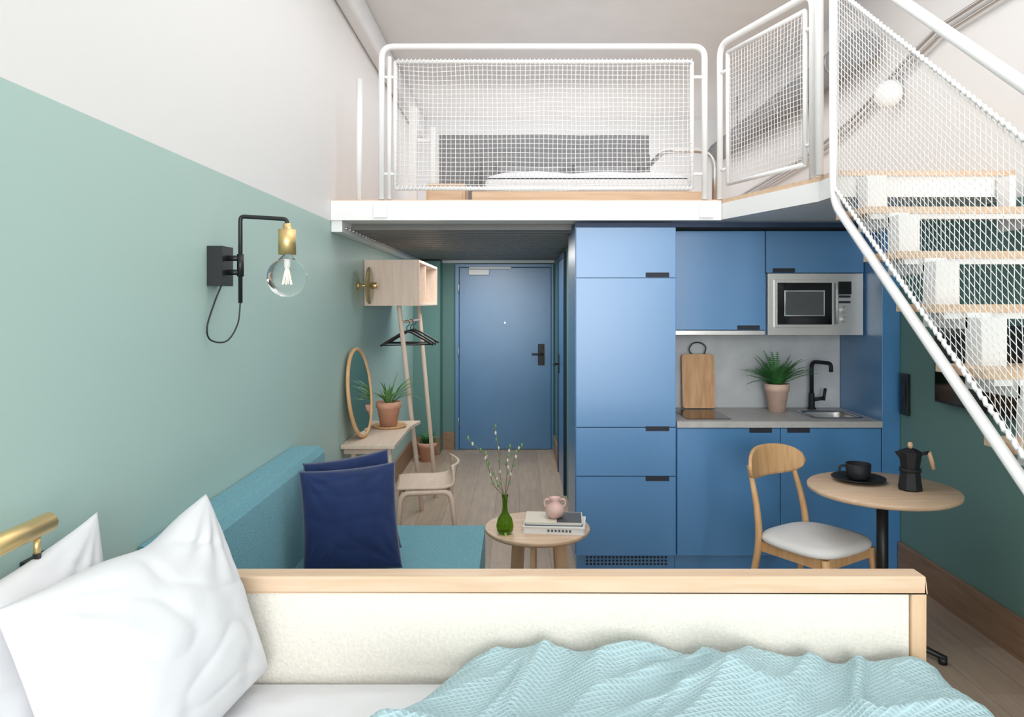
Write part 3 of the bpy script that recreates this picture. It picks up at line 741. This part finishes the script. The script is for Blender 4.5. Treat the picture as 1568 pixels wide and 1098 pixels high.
b.tube(smooth([Vector(c)+Vector(p) for p in ((-0.055,0,0.075),(-0.085,0,0.072),(-0.09,0,0.045),(-0.055,0,0.03))]),0.006,M_blackm,seg=8)
b.done()
b=B('moka_pot')
c=(1.835,3.45,tz+0.0005)
b.lathe([(0,0),(0.052,0),(0.054,0.008),(0.043,0.085)],c,M_blackm,seg=8,smooth=False)
b.lathe([(0.047,0.085),(0.047,0.10)],c,M_blackm,seg=32)
b.lathe([(0.040,0.10),(0.052,0.175),(0.050,0.178),(0.02,0.192),(0,0.194)],c,M_blackm,seg=8,smooth=False)
b.lathe([(0.006,0.19),(0.012,0.205),(0.009,0.22),(0,0.222)],c,M_cop,seg=16)
C0=Vector(c)
b.add([C0+Vector(p) for p in ((-0.045,-0.014,0.178),(-0.045,0.014,0.178),(-0.074,0,0.178),(-0.042,0,0.135))],[(0,2,1),(0,3,2),(1,2,3)],M_blackm)
b.tube([C0+Vector(p) for p in ((0.045,0,0.165),(0.088,0,0.172))],0.008,M_blackm,seg=8)
b.tube([C0+Vector(p) for p in ((0.086,0,0.175),(0.10,0,0.13),(0.108,0,0.095))],[0.011,0.011,0.009],M_cop,seg=10)
b.done()

# ------------------------------------------------------------ dining chair
b=B('dining_chair',T((1.455,3.60,0))@RZ(-0.98))
def so(k,n=48,s=1.0):
    a=2*pi*k/n; c_,s_=math.cos(a),math.sin(a); e=0.62
    x=0.215*math.copysign(abs(c_)**e,c_); yy=(0.235-0.02*(0.2-x))*math.copysign(abs(s_)**e,s_)
    return x*s,yy*s
prf=[(0.90,0.435),(0.99,0.445),(1.0,0.458),(0.96,0.472),(0.8,0.480),(0.4,0.483),(0.0,0.483)]
n=48; vs=[]
for s_,z in prf:
    for k in range(n): x,yy=so(k,n,s_); vs.append((x,yy,z))
fs=[tuple(range(n))[::-1]]
for i in range(len(prf)-1):
    for k in range(n): fs.append((i*n+k,i*n+(k+1)%n,(i+1)*n+(k+1)%n,(i+1)*n+k))
b.add(vs,fs,M_seat,True)
for yy in (-1,1):
    b.tube(smooth([(-0.27,yy*0.205,0),(-0.215,yy*0.195,0.25),(-0.185,yy*0.19,0.43),(-0.205,yy*0.18,0.60),(-0.262,yy*0.165,0.79)]),[0.012+0.006*math.sin(pi*min(1,k/32*1.0)) for k in range(33)],M_chair,seg=10)
    b.tube([(0.22,yy*0.205,0),(0.175,yy*0.18,0.435)],[0.012,0.019],M_chair,seg=10)
    b.box(-0.18,0.18,yy*0.175-0.010,yy*0.175+0.010,0.385,0.434,M_chair)
b.box(-0.19,-0.17,-0.18,0.18,0.385,0.434,M_chair); b.box(0.155,0.175,-0.17,0.17,0.385,0.434,M_chair)
def bk(u,v):
    s_=2*u-1; w=0.22; yy=s_*w; hh=0.074*(1-abs(s_)**3.0)**0.5+0.004; t=2*v-1
    z=0.782+0.012*(1-s_*s_)+t*hh; x=-0.285+0.075*s_*s_-0.10*(z-0.78)
    return (x,yy,z),(1,-s_*0.6,0.1)
b.slab(bk,32,10,M_chair,0.016)
b.done()

# ------------------------------------------------------------ lights
def area(name,loc,rot,sx,sy,power,col=(1,1,1)):
    l=bpy.data.lights.new(name,'AREA'); l.shape='RECTANGLE'; l.size=sx; l.size_y=sy; l.energy=power; l.color=col
    o=bpy.data.objects.new(name,l); o.location=loc; o.rotation_euler=rot; bpy.context.scene.collection.objects.link(o); return o
area('window_daylight',(0.6,YR+0.02,1.75),(pi/2,0,0),3.05,2.85,300,(0.975,0.985,1.0))
area('room_fill',(0.6,2.8,ZC-0.03),(0,0,0),2.4,2.6,36,(0.99,0.99,1.0))  # added fill without a fixture, evens out the room brightness
area('loft_fill',(0.5,6.0,ZC-0.03),(0,0,0),2.2,3.0,28,(0.97,0.98,1.0))  # added fill to brighten the loft, no fixture modelled
area('loft_ceiling_fill',(0.5,7.55,2.35),(pi,0,0),2.6,0.8,12,(0.97,0.98,1.0))  # unseen fill added behind the headboard panel to lift the loft ceiling
area('hall_fill',(-0.3,6.4,2.045),(0,0,0),0.6,2.2,25,(1,0.99,0.97))  # added fill under the loft, brightens the hall; no real lamp there
w=bpy.data.worlds.new('World'); bpy.context.scene.world=w; w.use_nodes=True
w.node_tree.nodes['Background'].inputs[0].default_value=(0.95,0.98,1,1); w.node_tree.nodes['Background'].inputs[1].default_value=1.2

cam=bpy.data.cameras.new('camera'); co=bpy.data.objects.new('camera',cam); bpy.context.scene.collection.objects.link(co)
co.location=(0,0,1.61); co.rotation_euler=(pi/2,0,0)
cam.sensor_width=36; cam.lens=1135/1568*36; cam.shift_x=-6/1568; cam.shift_y=-87/1568; cam.clip_start=0.05
bpy.context.scene.camera=co
bpy.context.scene.view_settings.view_transform='Standard'
